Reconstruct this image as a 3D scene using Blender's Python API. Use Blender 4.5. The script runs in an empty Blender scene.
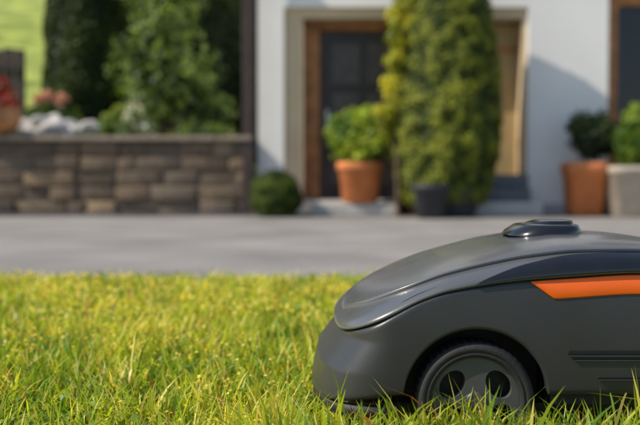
import bpy, bmesh, math, random
import numpy as np
from mathutils import Vector, noise
random.seed(3); rng=np.random.default_rng(5)
S=bpy.context.scene
F=900.0; H=0.325; HY=186.0
def X(px,d): return (px-320)/F*d
def Z(py,d): return H+(HY-py)/F*d

# ---------------------------------------------------------------- helpers
def link(o,parent=None):
    S.collection.objects.link(o)
    if parent: o.parent=parent
    return o
def empty(name):
    e=bpy.data.objects.new(name,None); e.empty_display_size=.1; return link(e)
def meshobj(name,v,f,mat=None,parent=None,smooth=False):
    m=bpy.data.meshes.new(name); m.from_pydata([tuple(p) for p in v],[],f); m.update()
    o=bpy.data.objects.new(name,m); link(o,parent)
    if mat: m.materials.append(mat)
    if smooth: m.polygons.foreach_set('use_smooth',[True]*len(m.polygons))
    return o
def fixn(o):
    bm=bmesh.new(); bm.from_mesh(o.data); bmesh.ops.recalc_face_normals(bm,faces=bm.faces); bm.to_mesh(o.data); bm.free(); return o
def box(name,x0,x1,y0,y1,z0,z1,mat,parent=None,bev=0.0,seg=2):
    v=[(x,y,z) for x in(x0,x1) for y in(y0,y1) for z in(z0,z1)]
    f=[(0,1,3,2),(4,6,7,5),(0,4,5,1),(2,3,7,6),(0,2,6,4),(1,5,7,3)]
    o=meshobj(name,v,f,mat,parent); fixn(o)
    if bev>0:
        b=o.modifiers.new('b','BEVEL'); b.width=bev; b.segments=seg; b.limit_method='ANGLE'
    return o
def lathe(name,prof,cx,cy,mat,parent=None,n=48,smooth=True,sq=None):
    v=[];f=[]
    for (r,z) in prof:
        for i in range(n):
            a=2*math.pi*i/n
            c,s=math.cos(a),math.sin(a)
            if sq:
                k=(abs(c)**sq+abs(s)**sq)**(-1/sq); c*=k; s*=k
            v.append((cx+r*c,cy+r*s,z))
    for j in range(len(prof)-1):
        for i in range(n):
            f.append((j*n+i,j*n+(i+1)%n,(j+1)*n+(i+1)%n,(j+1)*n+i))
    o=meshobj(name,v,f,mat,parent,smooth); return fixn(o)

def newmat(name,col=(.5,.5,.5),rough=.6,var=.15,scale=8,bump=.0,bscale=60,metal=0,col2=None,detail=6,spec=.5,rvar=0,coat=0):
    m=bpy.data.materials.new(name); m.use_nodes=True; nt=m.node_tree; N=nt.nodes; L=nt.links
    p=N['Principled BSDF']; p.inputs['Roughness'].default_value=rough; p.inputs['Metallic'].default_value=metal
    p.inputs['Specular IOR Level'].default_value=spec
    if coat: p.inputs['Coat Weight'].default_value=coat; p.inputs['Coat Roughness'].default_value=.12
    tc=N.new('ShaderNodeTexCoord'); nz=N.new('ShaderNodeTexNoise'); nz.inputs['Scale'].default_value=scale; nz.inputs['Detail'].default_value=detail
    L.new(tc.outputs['Object'],nz.inputs['Vector'])
    r=N.new('ShaderNodeValToRGB'); L.new(nz.outputs['Fac'],r.inputs['Fac'])
    a=[max(0,c*(1-var)) for c in col]; b=[min(1,c*(1+var)) for c in (col2 or col)]
    r.color_ramp.elements[0].position=.3; r.color_ramp.elements[1].position=.7
    r.color_ramp.elements[0].color=(*a,1); r.color_ramp.elements[1].color=(*b,1)
    L.new(r.outputs['Color'],p.inputs['Base Color'])
    if rvar:
        n3=N.new('ShaderNodeTexNoise'); n3.inputs['Scale'].default_value=16; n3.inputs['Detail'].default_value=10
        L.new(tc.outputs['Object'],n3.inputs['Vector'])
        mr=N.new('ShaderNodeMapRange'); mr.inputs[1].default_value=.3; mr.inputs[2].default_value=.7; mr.inputs[3].default_value=rough-rvar; mr.inputs[4].default_value=rough+rvar
        L.new(n3.outputs['Fac'],mr.inputs[0]); L.new(mr.outputs[0],p.inputs['Roughness'])
    if bump>0:
        n2=N.new('ShaderNodeTexNoise'); n2.inputs['Scale'].default_value=bscale; n2.inputs['Detail'].default_value=8
        L.new(tc.outputs['Object'],n2.inputs['Vector'])
        bp=N.new('ShaderNodeBump'); bp.inputs['Strength'].default_value=bump; bp.inputs['Distance'].default_value=.01
        L.new(n2.outputs['Fac'],bp.inputs['Height']); L.new(bp.outputs['Normal'],p.inputs['Normal'])
    return m
def leafmat(name,trans=.35,rough=.5):
    m=bpy.data.materials.new(name); m.use_nodes=True; nt=m.node_tree; N=nt.nodes; L=nt.links
    p=N['Principled BSDF']; p.inputs['Roughness'].default_value=rough; p.inputs['Specular IOR Level'].default_value=.35
    at=N.new('ShaderNodeAttribute'); at.attribute_name='col'
    L.new(at.outputs['Color'],p.inputs['Base Color'])
    t=N.new('ShaderNodeBsdfTranslucent'); 
    mx=N.new('ShaderNodeMix'); mx.data_type='RGBA'; mx.blend_type='MULTIPLY'; mx.inputs[0].default_value=1
    L.new(at.outputs['Color'],mx.inputs[6]); mx.inputs[7].default_value=(1.7,1.6,.6,1)
    L.new(mx.outputs[2],t.inputs['Color'])
    ms=N.new('ShaderNodeMixShader'); ms.inputs[0].default_value=trans
    L.new(p.outputs[0],ms.inputs[1]); L.new(t.outputs[0],ms.inputs[2])
    L.new(ms.outputs[0],N['Material Output'].inputs['Surface'])
    return m
def attrmat(name,rough=.8,bump=.5,bscale=25):
    m=bpy.data.materials.new(name); m.use_nodes=True; nt=m.node_tree; N=nt.nodes; L=nt.links
    p=N['Principled BSDF']; p.inputs['Roughness'].default_value=rough
    at=N.new('ShaderNodeAttribute'); at.attribute_name='col'
    tc=N.new('ShaderNodeTexCoord'); nz=N.new('ShaderNodeTexNoise'); nz.inputs['Scale'].default_value=bscale; nz.inputs['Detail'].default_value=8
    L.new(tc.outputs['Object'],nz.inputs['Vector'])
    r=N.new('ShaderNodeValToRGB'); L.new(nz.outputs['Fac'],r.inputs['Fac'])
    r.color_ramp.elements[0].position=.3; r.color_ramp.elements[1].position=.75
    r.color_ramp.elements[0].color=(.5,.5,.5,1); r.color_ramp.elements[1].color=(1.3,1.22,1.15,1)
    mx=N.new('ShaderNodeMix'); mx.data_type='RGBA'; mx.blend_type='MULTIPLY'; mx.inputs[0].default_value=1
    L.new(at.outputs['Color'],mx.inputs[6]); L.new(r.outputs['Color'],mx.inputs[7]); L.new(mx.outputs[2],p.inputs['Base Color'])
    bp=N.new('ShaderNodeBump'); bp.inputs['Strength'].default_value=bump; bp.inputs['Distance'].default_value=.02
    L.new(nz.outputs['Fac'],bp.inputs['Height']); L.new(bp.outputs['Normal'],p.inputs['Normal'])
    return m

def npmesh(name,V,nper,faces_per,cols,mat,parent=None):
    n=V.shape[0]; verts=V.reshape(-1,3).astype(np.float32)
    base=(np.arange(n)*nper)[:,None]
    per=[i for f in faces_per for i in f]
    L=(base+np.array(per)[None,:]).reshape(-1)
    cnt=np.array([len(f) for f in faces_per]); totals=np.tile(cnt,n); st=np.concatenate([[0],np.cumsum(totals)[:-1]])
    m=bpy.data.meshes.new(name); m.vertices.add(len(verts)); m.vertices.foreach_set('co',verts.ravel())
    m.loops.add(len(L)); m.loops.foreach_set('vertex_index',L.astype(np.int32))
    m.polygons.add(len(totals)); m.polygons.foreach_set('loop_start',st.astype(np.int32)); m.polygons.foreach_set('loop_total',totals.astype(np.int32))
    m.update(calc_edges=True)
    a=m.color_attributes.new('col','FLOAT_COLOR','POINT')
    if cols.ndim==2: c=np.repeat(cols,nper,axis=0)
    else: c=cols.reshape(-1,3)
    c4=np.concatenate([c,np.ones((len(c),1))],1).astype(np.float32); a.data.foreach_set('color',c4.ravel())
    m.materials.append(mat)
    m.validate()
    o=bpy.data.objects.new(name,m); link(o,parent); return o

def unit(a): return a/np.maximum(np.linalg.norm(a,axis=-1,keepdims=True),1e-9)
def leaves(name,pts,nrm,size,cols,mat,parent=None,aspect=.55,jit=.7):
    n=len(pts); d=unit(nrm+rng.normal(size=(n,3))*jit); t=unit(np.cross(d,rng.normal(size=(n,3)))); b=np.cross(d,t)
    s=(size*(.6+.8*rng.random(n)))[:,None]
    V=np.stack([pts-t*s, pts+b*s*aspect+d*s*.12, pts+t*s, pts-b*s*aspect+d*s*.12],1)
    return npmesh(name,V,4,[(0,1,2),(0,2,3)],cols,mat,parent)
def mixcol(a,b,t): return np.array(a)[None]*(1-t[:,None])+np.array(b)[None]*t[:,None]
def nz3(p,s):
    return np.array([noise.noise(Vector((q[0]*s,q[1]*s,q[2]*s))) for q in p])

def blobsurf(n,cx,cy,z0,z1,rf,wob=.1,ws=3.0,depth=.18):
    z=z0+(z1-z0)*rng.random(n); a=rng.random(n)*2*math.pi
    r=np.array([rf((q-z0)/(z1-z0)) for q in z])
    keep=rng.random(n)<(r/r.max()*.85+.15); z=z[keep];a=a[keep];r=r[keep]
    d=np.stack([np.cos(a),np.sin(a),np.zeros_like(a)],1)
    base=np.stack([cx+r*d[:,0],cy+r*d[:,1],z],1)
    w=nz3(base,ws)
    rr=r*(1+wob*w)-depth*rng.random(len(r))**2*r
    P=np.stack([cx+rr*d[:,0],cy+rr*d[:,1],z],1)
    dn=d.copy(); dn[:,2]=.35
    return P,unit(dn),w

LEAF=leafmat('leaf_material'); LEAF2=leafmat('conifer_material',.25,.6)
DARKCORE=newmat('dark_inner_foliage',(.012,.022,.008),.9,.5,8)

def revolved_plant(name,cx,cy,z0,z1,rf,n,size,ca,cb,parent=None,wob=.1,ws=3,mat=None,core=.86,depth=.18,jit=.7):
    e=parent or empty(name)
    P,D,w=blobsurf(n,cx,cy,z0,z1,rf,wob,ws,depth)
    t=np.clip(.45+w*.9+rng.normal(size=len(P))*.22,0,1)
    leaves('foliage',P,D,np.full(len(P),size),mixcol(ca,cb,t),mat or LEAF,e,jit=jit)
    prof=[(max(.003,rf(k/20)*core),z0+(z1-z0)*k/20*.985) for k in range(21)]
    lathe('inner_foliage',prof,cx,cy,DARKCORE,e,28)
    return e
def blob_plant(name,balls,n,size,ca,cb,mat=None,parent=None,fill=.5,part='foliage'):
    e=parent or empty(name)
    tot=sum(b[3]**2 for b in balls); PP=[];DD=[]
    for (x,y,z,r) in balls:
        k=int(n*r*r/tot); d=unit(rng.normal(size=(k,3))); rr=r*(1-fill*rng.random(k)**2)
        PP.append(np.array([x,y,z])+d*rr[:,None]*(1+.45*nz3(d*1.0+np.array([x,y,z]),2.2))[:,None]); DD.append(d)
    P=np.concatenate(PP);D=np.concatenate(DD)
    w=nz3(P,3.5); t=np.clip(.45+w*1.1+rng.normal(size=len(P))*.25,0,1)
    leaves(part,P,D,np.full(len(P),size),mixcol(ca,cb,t),mat or LEAF,e)
    return e
def tube(name,pts,rad,mat,parent,n=10):
    v=[];f=[]
    for i,(p,r) in enumerate(zip(pts,rad)):
        for k in range(n):
            a=2*math.pi*k/n; v.append((p[0]+r*math.cos(a),p[1]+r*math.sin(a),p[2]))
    for i in range(len(pts)-1):
        for k in range(n): f.append((i*n+k,i*n+(k+1)%n,(i+1)*n+(k+1)%n,(i+1)*n+k))
    return meshobj(name,v,f,mat,parent,True)

# ---------------------------------------------------------------- ground
GE=2.92
gm=newmat('ground_field',(.06,.10,.025),.9,.4,.6)
meshobj('ground',[(-300,-300,-.03),(300,-300,-.03),(300,300,-.03),(-300,300,-.03)],[(0,1,2,3)],gm)
rm=newmat('driveway_asphalt',(.225,.212,.20),.85,.16,1.3,.5,160,col2=(.28,.262,.25),detail=14)
meshobj('driveway',[(-16,2.3,-.016),(16,2.3,-.016),(16,10.75,-.016),(-16,10.75,-.016)],[(0,1,2,3)],rm)
sm=newmat('lawn_soil',(.065,.08,.02),.95,.4,14,.6,60,col2=(.15,.17,.035))
xs=np.linspace(-9,9,240)
def edge(x): return GE+.035*noise.noise(Vector((x*3,0,7)))+.02*noise.noise(Vector((x*11,3,7)))
v=[];f=[]
for i,x in enumerate(xs):
    v+= [(x,-9,0),(x,edge(x),0),(x,edge(x)+.02,-.02)]
for i in range(len(xs)-1):
    for k in range(2): f.append((3*i+k,3*i+3+k,3*i+4+k,3*i+1+k))
fixn(meshobj('lawn',v,f,sm))

def blades(n,x0,x1,y0,y1,hm,wm,tallp=.04):
    x=rng.uniform(x0,x1,n); y=rng.uniform(y0,y1,n)
    e=np.array([edge(q) for q in np.linspace(-9,9,1000)]); ei=np.interp(x,np.linspace(-9,9,1000),e)
    gx=nz3(np.stack([x,y,0*x],1),7.0); g2=nz3(np.stack([x,y,0*x+5],1),2.2); g3=nz3(np.stack([x,y,0*x+9],1),22.0)
    k=(y<ei+.015)&(rng.random(n)<(.8+.5*g3))&~((x>.02)&(x<.58)&(y>1.05)&(y<1.44))
    x,y,gx,g2,g3=x[k],y[k],gx[k],g2[k],g3[k]; n=len(x)
    h=hm*(.45+.75*rng.random(n))*(1+.35*gx+.25*g3)
    tall=rng.random(n)<tallp; h=np.where(tall,h*1.4,h)
    w=wm*(.6+.9*rng.random(n))
    a=rng.random(n)*2*math.pi; lean=np.abs(rng.normal(size=n))*.5+.15
    d=np.stack([np.cos(a),np.sin(a)],1)
    fa=rng.random(n)*math.pi*2; s=np.stack([np.cos(fa),np.sin(fa)],1)
    B=np.stack([x,y],1)
    V=np.zeros((n,7,3))
    for i,(t,ww) in enumerate([(0,.8),(.4,1),(.75,.7)]):
        off=B+d*(lean*h*t**1.8)[:,None]; zz=h*t*(1-.25*lean*t)
        V[:,2*i,:2]=off-s*(w*ww/2)[:,None]; V[:,2*i+1,:2]=off+s*(w*ww/2)[:,None]; V[:,2*i,2]=zz; V[:,2*i+1,2]=zz
    V[:,6,:2]=B+d*(lean*h)[:,None]; V[:,6,2]=h*(1-.28*lean)
    far=np.clip((y-1.2)/1.2,0,1)
    t=np.clip(.44+.7*g2+.9*gx+.5*g3+.10*far+rng.normal(size=n)*.30,0,1)
    c=mixcol((.10,.225,.018),(.46,.52,.045),t)
    q=rng.random(n); dry=q<(.15+.5*np.clip(gx,0,1)+.08*far); c[dry]=np.array([.78,.66,.17])*(.6+.55*rng.random(dry.sum()))[:,None]
    br=q>.97; c[br]=np.array([.28,.10,.05])*(.5+rng.random(br.sum()))[:,None]
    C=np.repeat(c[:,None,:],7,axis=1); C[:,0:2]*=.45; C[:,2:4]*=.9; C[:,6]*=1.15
    return V,np.clip(C,0,.9)
parts=[blades(52000,-1.0,1.0,.62,1.9,.058,.0034),blades(48000,-1.7,1.7,1.9,3.0,.050,.0052),
       blades(4200,-.08,.62,.93,1.05,.072,.0036,.12),
       blades(14000,-4.5,-1.0,.2,3.0,.05,.008),blades(14000,1.0,4.5,.2,3.0,.05,.008),blades(9000,-2.5,2.5,-1.5,.62,.05,.009)]
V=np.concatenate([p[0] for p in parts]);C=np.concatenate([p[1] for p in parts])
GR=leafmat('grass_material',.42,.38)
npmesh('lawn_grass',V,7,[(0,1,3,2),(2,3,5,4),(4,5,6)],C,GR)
n=9000; x=rng.uniform(-1.3,1.3,n); y=rng.uniform(.75,2.9,n); g=nz3(np.stack([x,y,0*x+3],1),4)
k=(g>.05)&~((x>0)&(x<.6)&(y>1.04)&(y<1.46)); P=np.stack([x,y,.018+.03*rng.random(n)],1)[k]
leaves('lawn_clover',P,np.tile([0,0,1.],(len(P),1)),np.full(len(P),.006),mixcol((.10,.22,.03),(.34,.46,.07),rng.random(len(P))),GR,None,.9,.4)
# yellow flowers: five-petalled little stars
n=15000; x=rng.uniform(-1.7,1.7,n); y=.85+2.0*rng.random(n)**.8; g=nz3(np.stack([x,y,0*x+13],1),4.5)
k=(g>-.06)&~((x>0)&(x<.6)&(y>1.0)&(y<1.46)); P=np.stack([x,y,.030+.028*rng.random(n)],1)[k]; n=len(P)
D=unit(np.tile([0,-.35,1.],(n,1))+rng.normal(size=(n,3))*.5); T_=unit(np.cross(D,rng.normal(size=(n,3)))); B_=np.cross(D,T_)
sz=(.0030+.0012*np.clip((P[:,1]-1.2),0,1.5))*(.6+.8*rng.random(n))
FV=np.zeros((n,11,3)); FV[:,10]=P-D*(sz*.3)[:,None]
for q in range(10):
    a=math.pi*q/5; r_=sz*(1.0 if q%2==0 else .5); FV[:,q]=P+T_*(r_*math.cos(a))[:,None]+B_*(r_*math.sin(a))[:,None]
npmesh('lawn_flowers',FV,11,[(10,q,(q+1)%10) for q in range(10)],mixcol((.82,.62,.03),(.88,.78,.22),rng.random(n)),GR)

# ---------------------------------------------------------------- robot mower
gsh=newmat('mower_side_plastic',(.034,.0355,.039),.34,.10,12,.06,900,rvar=.06)
gcov=newmat('mower_cover_plastic',(.088,.091,.098),.28,.08,12,.05,900,rvar=.06,spec=.8,coat=.35)
gdark=newmat('mower_dark_plastic',(.010,.0115,.015),.22,.1,30,rvar=.05,coat=.3)
gblk=newmat('mower_black',(.006,.006,.007),.6,.1,30)
gor=newmat('mower_orange',(.92,.14,.008),.33,.05,30)
grub=newmat('mower_rubber',(.018,.018,.019),.7,.2,60,.1,300)
ghub=newmat('mower_wheel_plastic',(.065,.066,.068),.45,.1,30,rvar=.08)
MW=empty('robotic_lawn_mower'); YC=1.25
def sp(x,pts):
    xs=[p[0] for p in pts]; ys=[p[1] for p in pts]
    x=min(max(x,xs[0]),xs[-1])
    i=max(0,min(len(xs)-2,int(np.searchsorted(xs,x)-1)))
    def m(j):
        if j==0: return (ys[1]-ys[0])/(xs[1]-xs[0])
        if j==len(xs)-1: return (ys[-1]-ys[-2])/(xs[-1]-xs[-2])
        a=(ys[j]-ys[j-1])/(xs[j]-xs[j-1]); b=(ys[j+1]-ys[j])/(xs[j+1]-xs[j])
        return 0 if a*b<=0 else 2*a*b/(a+b)
    h=xs[i+1]-xs[i]; t=(x-xs[i])/h
    return (2*t**3-3*t*t+1)*ys[i]+(t**3-2*t*t+t)*h*m(i)+(-2*t**3+3*t*t)*ys[i+1]+(t**3-t*t)*h*m(i+1)
ZT=[(.018,.146),(.025,.152),(.042,.166),(.069,.183),(.111,.203),(.153,.2204),(.208,.2375),(.25,.248),(.3125,.256),(.389,.255),(.444,.249),(.52,.23),(.58,.195),(.61,.165)]
ZB=[(0,.134),(.02,.140),(.05,.153),(.068,.161),(.088,.171),(.12,.187),(.153,.198),(.236,.211),(.30,.216),(.373,.220),(.45,.213),(.55,.185),(.62,.155)]
def zbody(x): return sp(x+.024*max(0,1-x/.10),ZB)
WX,WZ,WR,AR=.184,.070,.071,.086
def zlow(x):
    z=.060+.018*min(1,max(0,(x-.0)/.09))
    d=abs(x-WX)
    if d<AR: z=max(z,WZ+math.sqrt(AR*AR-d*d))
    return z
c=2/3.1; out=[]
for i in range(49):
    ph=math.pi/2*i/48
    out.append((.095*(1-abs(math.cos(ph))**c), .2*abs(math.sin(ph))**c))
mid=sorted(set(list(np.linspace(.097,.52,112))+[WX+AR*math.cos(t) for t in np.linspace(.02,math.pi-.02,90)]))
mid=[x for x in mid if x>.0955]
out+=[(x,.2) for x in mid]
for i in range(1,40):
    ph=math.pi/2*i/39
    out.append((.52+.10*math.sin(ph)**.8,.2*max(0,math.cos(ph))**c))
def outline_pt(x,y,z):
    ff=max(0,1-x/.10)
    sh=np.interp(z,[.055,.078,.103,.106,.14],[-.012,-.009,-.003,-.0005,.026])
    rf=max(0,(x-.52)/.1)
    bul=1-.35*abs((z-.13)/.1)**2.2*.12
    return (x+sh*ff - .03*rf*max(0,(z-.1)/.1), y*bul)
def body_shell(side):
    v=[];f=[];NU=30
    for (x,y) in out:
        zl=zlow(x); zt_=zbody(x)
        rows=[]
        for (dy,dz) in ((.022,.004),(.005,.0),(.0005,.002)):
            xx,yy=outline_pt(x,y,zl); s=max(0,1-dy/.2); rows.append((xx+dy*max(0,1-x/.1),yy*s,zl+dz))
        for k in range(1,NU):
            u=k/NU; z=zl+.003+(zt_-zl-.003)*u; xx,yy=outline_pt(x,y,z); rows.append((xx,yy,z))
        for (dy,dz) in ((.0008,.0012),(.003,.0018),(.006,.0),(.007,-.012)):
            xx,yy=outline_pt(x,y,zt_); rows.append((xx+dy*max(0,1-x/.1),yy*max(0,1-dy/.2),zt_+dz))
        v+=[(a,YC-side*b,cc) for a,b,cc in rows]
    R=len(v)//len(out)
    for i in range(len(out)-1):
        for k in range(R-1): f.append((i*R+k,(i+1)*R+k,(i+1)*R+k+1,i*R+k+1))
    return v,f,R
v1,f1,R=body_shell(1); v2,f2,_=body_shell(-1); n1=len(v1)
o=meshobj('lower_body',v1+v2,f1+[tuple(i+n1 for i in q) for q in f2],gsh,MW,True)
bm=bmesh.new(); bm.from_mesh(o.data); bmesh.ops.remove_doubles(bm,verts=bm.verts,dist=.0002); bmesh.ops.recalc_face_normals(bm,faces=bm.faces); bm.to_mesh(o.data); bm.free()
v=[];f=[]
ring=[(x,y) for x,y in out]+[(x,-y) for x,y in reversed(out[1:-1])]
for (x,y) in ring:
    zt_=zbody(x); xx,yy=outline_pt(x,y,zt_); d=.010
    xx+=d*max(0,1-x/.1)-d*max(0,(x-.52)/.1)
    for zz in(-.02,.012): v.append((xx,YC-yy*(1-d/.2),zt_+zz))
n=len(ring)
for i in range(n): j=(i+1)%n; f.append((2*i,2*j,2*j+1,2*i+1))
meshobj('seam',v,f,gblk,MW,True)
X0,X1=.020,.612
def hwc(x):
    if x<.106: t=(.106-x)/(.106-X0); return .197*max(0,1-t**3.1)**(1/3.1)
    if x>.52: t=(x-.52)/(X1-.52); return .197*max(0,1-t**2.5)**(1/2.5)
    return .197
def cov(x,th,off=0):
    zt=sp(x,ZT)+.001; zb=min(sp(x,ZB)+.0045,zt-.001); h=hwc(x)
    c_,s_=math.cos(th),math.sin(th)
    y=h*math.copysign(abs(c_)**.72,c_); z=zb+(zt-zb)*abs(s_)**.85
    nl=Vector((0,c_*.6,s_)).normalized()
    return (x,YC-(y+nl.y*off),z+nl.z*off)
v=[];f=[];NT=72;NX=150
stx=[X0+(X1-X0)*(.5-.5*math.cos(math.pi*i/NX)) for i in range(NX+1)]
for x in stx:
    p=cov(x,0); g=min(.012,hwc(x)); v.append((x,p[1]+g,p[2]-.003))
    v.append((x,p[1]+min(.0015,g),p[2]-.002))
    for k in range(NT+1): v.append(cov(x,math.pi*k/NT))
    p=cov(x,math.pi); v.append((x,p[1]-min(.0015,g),p[2]-.002)); v.append((x,p[1]-g,p[2]-.003))
R=NT+5
for i in range(NX):
    for k in range(R-1): f.append((i*R+k,(i+1)*R+k,(i+1)*R+k+1,i*R+k+1))
fixn(meshobj('top_cover',v,f,gcov,MW,True))
def patch(name,xa,xb,lo,hi,off,mat,nx=90,nt=30,pw=1.0):
    v=[];f=[]
    for i in range(nx+1):
        s=i/nx; x=xa+(xb-xa)*s**pw
        a,b=lo(x),hi(x)
        b=max(b,a+1e-4)
        ts=[a]+[a+(b-a)*k/nt for k in range(nt+1)]+[b]
        for j,t in enumerate(ts):
            e=(j in(0,len(ts)-1)) or i in(0,nx)
            v.append(cov(x,t,off if not e else -.001))
    R=nt+3
    for i in range(nx):
        for k in range(R-1): f.append((i*R+k,(i+1)*R+k,(i+1)*R+k+1,i*R+k+1))
    return fixn(meshobj(name,v,f,mat,MW,True))
def dlo(x): return sp(x,[(.03,1.45),(.06,1.05),(.12,.80),(.2,.70),(.3,.66),(.6,.66)])
patch('centre_deck',.03,.585,dlo,lambda x: math.pi-dlo(x),.0045,gcov,120,40)
def shi(x): return sp(x,[(.180,.012),(.20,.20),(.24,.42),(.30,.56),(.38,.60),(.56,.60)])
patch('dark_flank',.180,.56,lambda x:.01,shi,.002,gdark)
patch('dark_flank_far',.180,.56,lambda x:math.pi-shi(x),lambda x:math.pi-.01,.002,gdark)
for sd_,nm in((1,'orange_stripe'),(-1,'orange_stripe_far')):
    v=[];f=[];n=60
    for i in range(n+1):
        x=.248+(.56-.248)*i/n
        zt_=sp(x,ZB)+.0004; w=np.interp(x,[.248,.275,.56],[.0008,.0225,.022])
        for k,(t,o_) in enumerate(((0,-.001),(0.0,.0012),(.06,.0018),(.5,.002),(.94,.0018),(1,.0012),(1,-.001))):
            z=zt_-w*t; xx,yy=outline_pt(x,.2 if x<.52 else .2*(1-((x-.52)/.1)**2.5*.3),z); v.append((xx,YC-sd_*(yy+o_),z))
    for i in range(n):
        for k in range(6): f.append((i*7+k,(i+1)*7+k,(i+1)*7+k+1,i*7+k+1))
    fixn(meshobj(nm,v,f,gor,MW,True))
for j,(xa,xb,zc,hh) in enumerate(((.290,.47,.130,.0034),(.296,.47,.1225,.0012),(.325,.47,.100,.0016))):
    box('side_vent_%d'%j,xa,xb,YC-.2006,YC-.19,zc-hh,zc+hh,gblk,MW,.0015)
    box('vent_lip_%d'%j,xa+.002,xb-.002,YC-.2022,YC-.1995,zc-hh-.0016,zc-hh-.0003,gsh,MW,.0006)
box('chassis',.05,.56,YC-.125,YC+.125,.05,.165,gblk,MW,.01)
box('front_chassis',.025,.092,YC-.15,YC+.15,.055,.12,gblk,MW,.02,4)
box('side_chassis',.272,.55,YC-.185,YC+.185,.055,.19,gblk,MW,.01)
v=[];f=[]
fo=[q for q in out if q[0]<.094]
pts=[(x,-y) for x,y in reversed(fo)]+[(x,y) for x,y in fo[1:]]
for (x,y) in pts:
    for z,o_ in((.048,.97),(.050,.985),(.062,.985),(.064,.95)):
        xx,yy=outline_pt(x,y,.06); v.append((xx+.002,YC-yy*o_,z))
for i in range(len(pts)-1):
    for k in range(3): f.append((i*4+k,(i+1)*4+k,(i+1)*4+k+1,i*4+k+1))
fixn(meshobj('bumper_strip',v,f,gblk,MW,True))
def capr(name,cx,cy,z0,L1,W1,hh,mat,n=2.8):
    v=[];f=[];N=72
    for (s,z) in ((1,-.02),(1,0),(.985,.35),(.95,.7),(.88,.92),(.78,1.0),(.5,1.04),(.02,1.05)):
        for i in range(N):
            a=2*math.pi*i/N; c_,s_=math.cos(a),math.sin(a); k=(abs(c_)**n+abs(s_)**n)**(-1/n)
            sx=s if z<=.35 else s*(.92)
            v.append((cx+L1*sx*c_*k+(0.008*max(0,z)),cy+W1*s*s_*k,z0+hh*z))
    for j in range(7):
        for i in range(N): f.append((j*N+i,j*N+(i+1)%N,(j+1)*N+(i+1)%N,(j+1)*N+i))
    return fixn(meshobj(name,v,f,mat,MW,True))
capr('control_cap_base',.306,YC,.244,.060,.075,.017,gdark)
capr('control_cap',.306,YC,.258,.050,.062,.015,gdark)
capr('stop_button',.316,YC,.273,.030,.038,.005,gdark)
def wheel(cx,cy,r,side,nm):
    W=empty(nm); W.parent=MW
    prof=[(r*.74,.0),(r*.78,-.003),(r*.82,-.0035),(r*.83,-.002),(r*.84,-.0035),(r*.93,-.003),(r*.985,.003),(r,.010),(r,.038),(r*.97,.046),(r*.7,.048)]
    N=288; v=[];f=[]
    for (rr,yy) in prof:
        for i in range(N):
            a=2*math.pi*i/N; q=rr
            if rr>r*.99 and (i//3)%2: q=rr-.0016
            v.append((cx+q*math.cos(a),cy+side*yy,WZ+q*math.sin(a)))
    for j in range(len(prof)-1):
        for i in range(N): f.append((j*N+i,j*N+(i+1)%N,(j+1)*N+(i+1)%N,(j+1)*N+i))
    fixn(meshobj('tyre',v,f,grub,W,True))
    def cyl(rad,d,x,z,yy,n=64,sc=1,rot=0):
        bm=bmesh.new(); bmesh.ops.create_cone(bm,cap_ends=True,segments=n,radius1=rad,radius2=rad,depth=d)
        for q in bm.verts:
            xx,zz=q.co.x*sc,q.co.y; yy_=q.co.z
            q.co=Vector((xx*math.cos(rot)-zz*math.sin(rot),yy_,xx*math.sin(rot)+zz*math.cos(rot)))
        bmesh.ops.recalc_face_normals(bm,faces=bm.faces)
        m=bpy.data.meshes.new('c'); bm.to_mesh(m); bm.free(); o=bpy.data.objects.new('c',m); link(o)
        o.location=(x,yy,z); return o
    disc=cyl(r*.77,.010,cx,WZ,cy+side*.008,96); disc.name='wheel_disc'
    cuts=[]
    for k in range(4):
        a=math.radians([36,144,216,324][k])
        cu=cyl(.0135,.05,cx+.034*math.cos(a),WZ+.034*math.sin(a),cy,48,1.35,a+math.pi/2); cuts.append(cu)
        md=disc.modifiers.new('b','BOOLEAN'); md.object=cu; md.operation='DIFFERENCE'; md.solver='EXACT'
    bpy.context.view_layer.objects.active=disc
    bpy.context.view_layer.update()
    for md in list(disc.modifiers): bpy.ops.object.modifier_apply(modifier=md.name)
    for cu in cuts: bpy.data.objects.remove(cu)
    disc.data.materials.clear(); disc.data.materials.append(ghub); disc.parent=W
    b=disc.modifiers.new('bv','BEVEL'); b.width=.0018; b.segments=3; b.limit_method='ANGLE'; b.angle_limit=math.radians(40)
    back=cyl(r*.74,.004,cx,WZ,cy+side*.03); back.name='wheel_back'; back.data.materials.append(gblk); back.parent=W
    h=cyl(.012,.010,cx,WZ,cy+side*.004); h.name='hub_cap'; h.data.materials.append(ghub); h.parent=W
    b=h.modifiers.new('bv','BEVEL'); b.width=.003; b.segments=3
wheel(WX,YC-.194,WR,1,'wheel'); wheel(WX,YC+.194,WR,-1,'wheel_b')
for s in(-.12,.12):
    o=lathe('caster',[(.0,-.012),(.024,-.012),(.03,-.006),(.03,.006),(.024,.012),(.0,.012)],0,0,grub,MW,32)
    o.rotation_euler=(math.pi/2,0,0); o.location=(.52,YC+s,.03)

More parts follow.
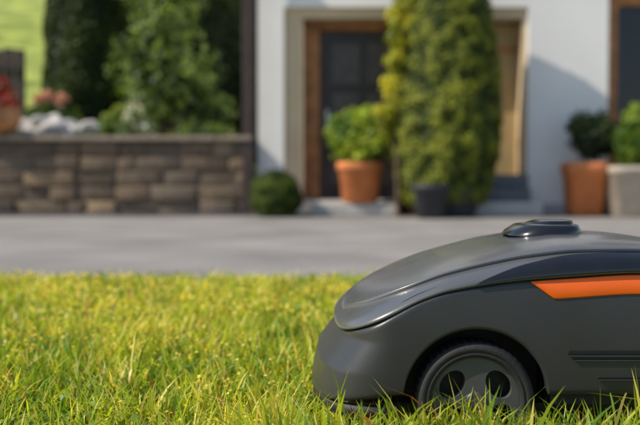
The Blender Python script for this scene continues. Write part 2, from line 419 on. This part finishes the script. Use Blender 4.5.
# ---------------------------------------------------------------- house
HM=empty('white_house'); D0=10.6
wm=newmat('white_render',(.88,.865,.84),.85,.03,2,.2,80)
cm=newmat('cream_stucco',(.66,.52,.35),.85,.06,3,.2,80)
tanm=newmat('tan_stucco',(.46,.33,.16),.85,.12,3)
wood=newmat('brown_wood',(.32,.125,.04),.5,.25,6,col2=(.45,.19,.06))
dkw=newmat('dark_door_wood',(.034,.025,.024),.45,.3,5)
gl=newmat('window_glass',(.02,.022,.024),.12,.1,2)
roofm=newmat('roof_tiles',(.16,.07,.045),.8,.3,9,.5,30)
xl,xo0,xo1,xw0,xw1,xr=X(258,D0),X(284,D0),X(527,D0),X(607,D0),X(607,D0)+1.5,8.0
ZO=2.42
def wallseg(n,x0,x1,z0,z1,mat=wm,y0=D0,y1=D0+.35): return box(n,x0,x1,y0,y1,z0,z1,mat,HM)
wallseg('wall_left',xl,xo0,-.02,5.6)
wallseg('wall_mid',xo1,xw0,-.02,5.6)
wallseg('wall_right',xw1,xr,-.02,5.6)
wallseg('wall_over_door',xo0,xo1,ZO,5.6)
wallseg('wall_over_second',xw0,xw1,2.6,5.6)
ys=D0+.06
box('surround_left',xo0+.002,X(303,D0),ys,ys+.3,-.02,ZO-.12,cm,HM)
box('surround_top',xo0+.002,xo1-.002,ys,ys+.3,ZO-.118,ZO-.002,cm,HM)
box('surround_right',xo1-.05,xo1-.002,ys,ys+.3,-.02,ZO-.12,cm,HM)
yb=D0+.36
box('recess_back',xo0,xo1,yb+.12,yb+.2,-.02,ZO+.1,dkw,HM)
def xb(px): return X(px,yb)
box('door_frame_left',xb(302),xb(320),yb-.06,yb+.06,0,2.28,wood,HM,.01)
box('door_frame_top',xb(302),xb(424),yb-.061,yb+.061,2.20,2.30,wood,HM,.01)
box('door_frame_right',xb(408),xb(424),yb-.06,yb+.06,0,2.20,wood,HM,.01)
box('door_leaf',xb(320),xb(408),yb,yb+.05,.16,2.20,dkw,HM,.005)
dg=newmat('door_grey',(.075,.058,.052),.35,.3,6)
for k,(za,zb_) in enumerate(((.35,.85),(.95,1.45),(1.55,2.05))):
    box('door_panel_%d'%k,xb(332),xb(360),yb-.012,yb+.01,za,zb_,dg,HM,.008)
    box('door_panel_r%d'%k,xb(368),xb(396),yb-.012,yb+.01,za,zb_,dg,HM,.008)
box('door_handle',xb(326),xb(329),yb-.06,yb-.02,1.0,1.25,newmat('handle_metal',(.5,.5,.5),.3,.05,5,metal=1),HM,.01)
box('tan_wall_panel',xb(425),xb(525),yb-.01,yb+.06,.30,2.28,tanm,HM)
for k,px in enumerate((440,)):
    box('tan_panel_post_%d'%k,xb(px),xb(px+5),yb-.05,yb-.012,.3,2.28,wood,HM,.008)
box('tan_panel_rail',xb(425),xb(523),yb-.055,yb-.013,1.95,2.0,wood,HM,.006)
yw=D0+.12
box('window_frame_left',xw0+.002,xw0+.15,yw,yw+.1,0,2.59,wood,HM,.008)
box('window_frame_top',xw0+.15,xw1-.002,yw,yw+.1,2.46,2.59,wood,HM,.008)
box('window_frame_right',xw1-.10,xw1-.002,yw,yw+.1,0,2.46,wood,HM,.008)
box('window_mullion',xw0+.72,xw0+.80,yw+.01,yw+.09,0,2.46,wood,HM,.008)
box('window_glass',xw0+.15,xw1-.10,yw+.05,yw+.06,.05,2.46,gl,HM)
box('window_rail',xw0+.15,xw1-.10,yw+.02,yw+.08,.0,.12,wood,HM)
box('room_back',xw0,xw1,yw+.6,yw+.65,0,2.6,dkw,HM)
box('wall_side',xl,xl+.3,D0+.351,D0+8,-.02,5.6,wm,HM)
box('wall_side_far',xr-.3,xr,D0+.351,D0+8,-.02,5.6,wm,HM)
box('wall_back',xl,xr,D0+8.001,D0+8.3,-.02,5.6,wm,HM)
box('plinth',xo1+.001,xw0-.001,D0-.02,D0-.001,-.015,.12,newmat('plinth_grey',(.5,.5,.5),.9,.08,5),HM)
e0=.12
v=[(xl-e0,D0-e0,5.5),(xr+.5,D0-e0,5.5),(xr+.5,D0+4.1,8.2),(xl-e0,D0+4.1,8.2),(xl-e0,D0+8.7,5.5),(xr+.5,D0+8.7,5.5)]
r=meshobj('roof',v,[(0,1,2,3),(3,2,5,4)],roofm,HM); sdm=r.modifiers.new('s','SOLIDIFY'); sdm.thickness=.15
for k,xx in enumerate((.6,3.3,5.8)):
    box('upper_window_frame_%d'%k,xx,xx+1.1,D0-.03,D0-.002,3.5,4.8,wood,HM,.01)
    box('upper_window_glass_%d'%k,xx+.08,xx+1.02,D0-.04,D0-.031,3.58,4.72,gl,HM)
dk=newmat('dark_brown_post',(.045,.028,.024),.6,.2,8)
PO=empty('wooden_post'); box('shaft',X(243,10.4),X(254,10.4),10.34,10.46,-.02,3.2,dk,PO,.01); box('post_cap',X(241,10.4),X(256,10.4),10.32,10.48,3.2,3.26,dk,PO,.01); box('post_foot',X(241,10.4),X(256,10.4),10.32,10.48,-.02,.12,dk,PO,.01)
stm=newmat('step_stone',(.46,.44,.42),.8,.12,7,.4,70); std=newmat('dark_step_stone',(.15,.16,.18),.8,.15,7,.4,70)
ST=empty('stone_doorstep'); box('slab',X(312,10.25),X(398,10.25),10.05,10.55,-.016,.135,stm,ST,.025); box('upper_tread',X(284.5,10.6),X(400,10.6),10.551,10.95,-.016,.16,stm,ST,.02)
ST2=empty('stone_doorstep'); box('slab',X(464,10.25),X(538,10.25),10.0,10.5,-.016,.15,stm,ST2,.025); box('upper_tread',X(478,10.5),X(527,10.5),10.3,10.58,.151,.30,std,ST2,.02); box('top_tread',X(486,10.5),X(527,10.5),10.42,10.585,.301,.46,std,ST2,.02)

# ---------------------------------------------------------------- stone wall
am=attrmat('stone_blocks_material')
bv=[];bc=[]
zt0=Z(141,10.4); xw=-12.0
courses=5; ch=(zt0+.02)/courses
pal=[(.175,.125,.085),(.135,.10,.07),(.20,.15,.10),(.15,.12,.09),(.10,.075,.055),(.27,.195,.12)]
for cidx in range(courses):
    x=xw+random.random()*.3; z0=-.02+cidx*ch
    while x<X(250,10.4):
        L_=random.uniform(.2,.62); x1=min(x+L_,X(251,10.4)); g=random.uniform(.005,.012); dy=random.uniform(-.02,.02)
        a=np.array([[xx,yy,zz] for xx in(x+g,x1-g) for yy in(10.38+dy,10.62) for zz in(z0+g,z0+ch-g)])
        a+=rng.normal(size=a.shape)*.006
        bv.append(a); bc.append(np.array(random.choice(pal))*random.uniform(.75,1.25)); x=x1
SW=empty('stone_wall')
o=npmesh('stone_blocks',np.array(bv),8,[(0,1,3,2),(4,6,7,5),(0,4,5,1),(2,3,7,6),(0,2,6,4),(1,5,7,3)],np.array(bc),am,SW)
fixn(o)
b=o.modifiers.new('b','BEVEL'); b.width=.012; b.segments=2
box('mortar_core',xw,X(250,10.4),10.40,10.60,-.02,zt0-.01,newmat('mortar',(.12,.095,.07),.95,.2,20),SW)
copm=newmat('coping_stone',(.29,.235,.18),.85,.2,5,.4,50)
x=xw
while x<X(250,10.4):
    x1=min(x+.6,X(253,10.4)); box('coping',x+.004,x1-.004,10.32,10.68,zt0,zt0+.055,copm,SW,.01); x=x1
box('gutter',-12,X(312,10.1),10.12,10.36,-.03,.012,newmat('gutter_dark',(.07,.07,.075),.8,.2,5),None,.006)

tm=newmat('terrace_soil',(.08,.09,.035),.95,.4,3)
TZ=.80
meshobj('terrace',[(-30,10.6,TZ),(X(252,10.6),10.6,TZ),(-.9,20,TZ),(-30,20,TZ)],[(0,1,2,3)],tm)
hm_=newmat('hill_grass',(.15,.23,.03),.9,.3,1.2,.5,20,col2=(.32,.36,.06),detail=10)
v=[];f=[];nx,ny=60,30
for j in range(ny+1):
    for i in range(nx+1):
        xx=-60+120*i/nx; yy=17.5+50*j/ny
        t=j/ny; zz=TZ-.1+ 16*t**.9 + .6*noise.noise(Vector((xx*.1,yy*.1,0)))*min(1,t*6)
        if xx>-2: 
            zz-= min(1,(xx+2)/3)*3*(1-min(1,t*3))
        v.append((xx,yy+ (8 if xx>-2 else 0)*min(1,max(0,(xx+2)/3)),zz))
for j in range(ny):
    for i in range(nx): a=j*(nx+1)+i; f.append((a,a+1,a+nx+2,a+nx+1))
meshobj('hill',v,f,hm_,None,True)

# ---------------------------------------------------------------- vegetation
bark=newmat('bark',(.09,.06,.04),.9,.3,20)
cx=X(443,10.15)
def tr(t):
    return sp(t,[(0,.42),(.10,.55),(.27,.61),(.45,.585),(.65,.50),(.82,.36),(.94,.19),(1,.02)])
T=revolved_plant('topiary_cypress',cx,10.0,.12,3.3,tr,46000,.022,(.035,.065,.010),(.30,.33,.032),mat=LEAF2,wob=.10,ws=6,core=.88,depth=.14,jit=.40)
tube('trunk',[(cx,10.0,-.01),(cx,10.0,.4),(cx,10.0,1.6)],[.07,.06,.04],bark,T)
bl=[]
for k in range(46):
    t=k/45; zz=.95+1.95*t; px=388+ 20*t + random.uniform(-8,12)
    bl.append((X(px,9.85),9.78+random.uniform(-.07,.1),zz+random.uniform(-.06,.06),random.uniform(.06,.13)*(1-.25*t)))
lit_edge=blob_plant('topiary_lit_edge',bl,7500,.026,(.15,.20,.02),(.58,.55,.06),fill=.9)  # yellow leaves added to colour in sunlight along the topiary's left edge
tube('stem',[(X(398,9.85),9.82,-.01),(X(396,9.85),9.82,1.2),(X(404,9.85),9.82,2.6)],[.03,.022,.01],bark,lit_edge)
pm=newmat('dark_planter_stone',(.05,.05,.055),.7,.25,8,.3,60)
PL=empty('dark_stone_planter'); lathe('bowl',[(.30,-.01),(.34,.05),(.40,.24),(.43,.26),(.43,.31),(.39,.31),(.37,.26),(.02,.25)],cx,9.95,pm,PL)
GP=empty('dark_garden_pot'); lathe('pot',[(.12,-.015),(.15,.0),(.18,.28),(.20,.29),(.20,.34),(.17,.34),(.16,.30),(.01,.29)],X(430,9.5),9.42,newmat('slate_pot',(.028,.030,.036),.7,.2,10),GP,40)
tc=newmat('terracotta',(.56,.18,.055),.75,.18,7,.2,60)
def terr(name,cx,cy,z0,h,rt,rb,sq=None):
    P=empty(name)
    lathe('terracotta_pot',[(rb*.9,z0),(rb,z0+.01),(rb+(rt-rb)*.75,z0+h*.78),(rt*1.0,z0+h*.80),(rt*1.04,z0+h*.82),(rt*1.04,z0+h*.985),(rt*1.0,z0+h),(rt*.9,z0+h),(rt*.88,z0+h*.9),(.01,z0+h*.89)],cx,cy,tc,P,48,True,sq)
    return P
px1=X(360,10.2)
P1=terr('potted_plant',px1,10.2,.135,.46,.255,.20)
blob_plant('x',[(px1,10.2,.75,.28),(px1-.15,10.15,.86,.20),(px1+.15,10.15,.84,.20),(px1-.03,10.2,1.02,.18),(px1-.24,10.2,.98,.14),(px1+.1,10.1,1.12,.11)],4200,.04,(.08,.17,.02),(.44,.53,.06),parent=P1,fill=.9)
bx=X(276,9.9)
revolved_plant('boxwood_ball',bx,9.9,-.01,.50,lambda t: .29*max(.02,math.sin(math.pi*min(1,max(0,.12+.88*t)))**.5) if t<.99 else .03,9000,.018,(.015,.035,.008),(.13,.18,.02),mat=LEAF2,wob=.14,ws=7)
P2=terr('potted_plant',X(584,10.1),10.1,-.015,.60,.225,.175,5)
blob_plant('x',[(X(590,10.1),10.15,.82,.20),(X(602,10.1),10.2,.95,.19),(X(581,10.1),10.15,1.0,.14),(X(610,10.1),10.15,.80,.14)],2400,.038,(.018,.035,.015),(.08,.11,.04),parent=P2,fill=.9)
P3=empty('potted_shrub'); gpm=newmat('pale_planter',(.46,.40,.33),.8,.12,8,.3,60)
p3x=X(634,10.0); lathe('planter',[(.25,-.015),(.28,.0),(.31,.46),(.33,.47),(.33,.54),(.29,.54),(.28,.50),(.01,.49)],p3x,10.0,gpm,P3,48,True,6)
blob_plant('x',[(p3x+.02,10.0,.72,.22),(p3x+.12,10.0,.95,.24),(p3x+.02,10.0,1.05,.15),(p3x-.1,10.0,.85,.14)],4200,.04,(.06,.13,.015),(.28,.38,.04),parent=P3,fill=.85)

def hr(t): return sp(t,[(0,.50),(.2,.62),(.6,.60),(.85,.45),(1,.05)])
revolved_plant('columnar_conifer',X(91,13),13,TZ,5.2,hr,26000,.04,(.010,.026,.006),(.07,.105,.014),mat=LEAF2,wob=.15,ws=2,core=.92)
revolved_plant('columnar_conifer',X(212,14.5),14.5,TZ,5.6,lambda t:hr(t)*1.0,20000,.045,(.008,.02,.006),(.035,.06,.012),mat=LEAF2,wob=.2,ws=2,core=.92)
revolved_plant('columnar_conifer',X(158,15.5),15.5,TZ,5.8,lambda t:hr(t)*1.05,16000,.05,(.008,.018,.006),(.03,.05,.012),mat=LEAF2,wob=.2,ws=2,core=.92)
revolved_plant('columnar_conifer',X(252,15.5),15.5,TZ,5.6,lambda t:hr(t)*.8,12000,.05,(.008,.018,.006),(.03,.05,.012),mat=LEAF2,wob=.2,ws=2,core=.92)
sx=X(165,12.2)
SH=blob_plant('lilac_shrub',[(sx-.1,12.2,1.5,.45),(sx+.35,12.2,1.9,.42),(sx-.45,12.3,2.0,.38),(sx+.05,12.1,2.4,.40),(sx-.25,12.3,2.95,.36),(sx+.25,12.2,2.9,.34),(sx+.65,12.4,1.3,.30),(sx+.0,12.2,3.4,.35)],3400,.062,(.018,.045,.012),(.26,.36,.10),fill=.95)
for k,(dx,zz) in enumerate(((-.3,2.6),(.0,3.0),(.3,2.6),(.5,1.8))):
    tube('stem_%d'%k,[(sx+dx*.1,12.25,TZ),(sx+dx*.5,12.25,1.6),(sx+dx,12.25,zz)],[.03,.022,.01],bark,SH)
blob_plant('yellow_green_shrub',[(X(112,11.4),11.4,1.05,.18),(X(120,11.4),11.4,1.20,.12)],1500,.035,(.10,.17,.03),(.34,.40,.08),fill=.9)
WF=blob_plant('white_flowering_shrub',[(X(136,11.2),11.2,1.15,.16),(X(146,11.2),11.2,1.0,.16),(X(128,11.2),11.2,1.0,.14),(X(140,11.2),11.2,1.38,.10)],1500,.03,(.05,.10,.03),(.2,.28,.08),fill=.9)
blob_plant('x',[(X(136,11.2),11.12,1.20,.15),(X(146,11.2),11.12,1.02,.14),(X(140,11.2),11.15,1.38,.08)],170,.03,(.6,.62,.66),(.75,.75,.75),parent=WF,fill=.5,part='blossoms')
blob_plant('ground_cover_plants',[(X(p,11.6),11.6+.1*math.sin(p),.90+.06*math.sin(p*3),.17+.05*math.cos(p)) for p in range(-60,245,17)],8000,.035,(.025,.05,.015),(.13,.19,.04),fill=.85)
PF=blob_plant('pink_flowers',[(X(48,12),12,1.50,.09),(X(62,12),12,1.47,.09),(X(40,12),12,1.46,.08)],600,.03,(.50,.25,.20),(.68,.46,.40),fill=.6)
blob_plant('x',[(X(50,12),12.05,1.2,.25),(X(68,12),12.05,1.15,.22),(X(38,12),12.05,1.2,.2)],2200,.04,(.03,.07,.02),(.14,.22,.05),parent=PF,fill=.85)
bmat=newmat('pale_rock',(.50,.48,.46),.85,.25,6,.6,25)
RK=empty('rockery')
for k,(p,r_) in enumerate(((30,.20),(48,.24),(70,.20),(90,.14),(12,.16),(60,.13))):
    bm=bmesh.new(); bmesh.ops.create_icosphere(bm,subdivisions=4,radius=r_)
    for q in bm.verts:
        q.co*=1+.5*noise.noise(q.co*6+Vector((k*5,0,0))); q.co.z*=.7
    m=bpy.data.meshes.new('rock'); bm.to_mesh(m); bm.free(); m.materials.append(bmat)
    o=bpy.data.objects.new('rock_%d'%k,m); o.location=(X(p,11.1),11.1 if k<5 else 10.95,1.0+(.03 if k%2 else 0)); link(o,RK)
FN=empty('timber_fence')
for k in range(22):
    x1=X(26,13)-k*.16; box('plank_%d'%k,x1-.15,x1,13,13.03,TZ,Z(50,13)+.02*math.sin(k*2),dk,FN,.005)
box('rail',X(26,13)-3.5,X(26,13),12.96,12.998,1.2,1.3,dk,FN); box('rail_top',X(26,13)-3.5,X(26,13),12.96,12.998,2.0,2.1,dk,FN)
gx=X(-9,10.5)
GB=empty('potted_geranium')
tb=newmat('glazed_terracotta',(.36,.15,.06),.45,.3,9,.2,60,col2=(.5,.24,.10))
z0=zt0+.055
lathe('bowl',[(.14,z0),(.17,z0+.01),(.28,z0+.07),(.345,z0+.17),(.35,z0+.25),(.33,z0+.27),(.33,z0+.30),(.355,z0+.31),(.35,z0+.33),(.30,z0+.33),(.02,z0+.30)],gx,10.5,tb,GB)
blob_plant('x',[(gx,10.5,z0+.42,.25),(gx+.2,10.45,z0+.36,.13),(gx-.2,10.5,z0+.38,.15)],1500,.03,(.03,.06,.015),(.10,.16,.03),parent=GB,fill=.8)
blob_plant('x',[(gx,10.47,z0+.47,.24),(gx+.2,10.42,z0+.38,.14),(gx-.15,10.45,z0+.48,.16)],2400,.026,(.35,.02,.02),(.60,.07,.05),parent=GB,fill=.25,part='red_blossoms')
blob_plant('x',[(gx,10.45,z0+.46,.245),(gx+.2,10.41,z0+.38,.14)],220,.026,(.7,.6,.55),(.8,.75,.7),parent=GB,fill=.1,part='white_blossoms')

# ---------------------------------------------------------------- light, camera
sd=Vector((-.88,-.25,.86)).normalized()
el=math.asin(sd.z); az=math.atan2(sd.x,sd.y)
W=bpy.data.worlds.new("World"); S.world=W; W.use_nodes=True
nt=W.node_tree; sk=nt.nodes.new('ShaderNodeTexSky'); sk.sky_type='NISHITA'; sk.sun_disc=False; sk.sun_elevation=el; sk.sun_rotation=az
nt.links.new(sk.outputs[0],nt.nodes['Background'].inputs[0]); nt.nodes['Background'].inputs[1].default_value=.145
l=bpy.data.lights.new('sun','SUN'); l.energy=5.0; l.angle=math.radians(.5); l.color=(1,.91,.76)
so=bpy.data.objects.new('sun',l); link(so); so.rotation_euler=(-sd).to_track_quat('-Z','Y').to_euler()
cam=bpy.data.cameras.new('camera'); co=bpy.data.objects.new('camera',cam); link(co)
co.location=(0,0,H); cam.sensor_width=36; cam.lens=36*F/640; co.rotation_euler=(math.radians(90)-math.atan(26.5/F),0,0)
cam.clip_start=.05; cam.clip_end=800
cam.dof.use_dof=True; cam.dof.focus_distance=1.12; cam.dof.aperture_fstop=3.9
S.camera=co
S.view_settings.view_transform='Standard'; S.view_settings.look='None'; S.view_settings.exposure=0
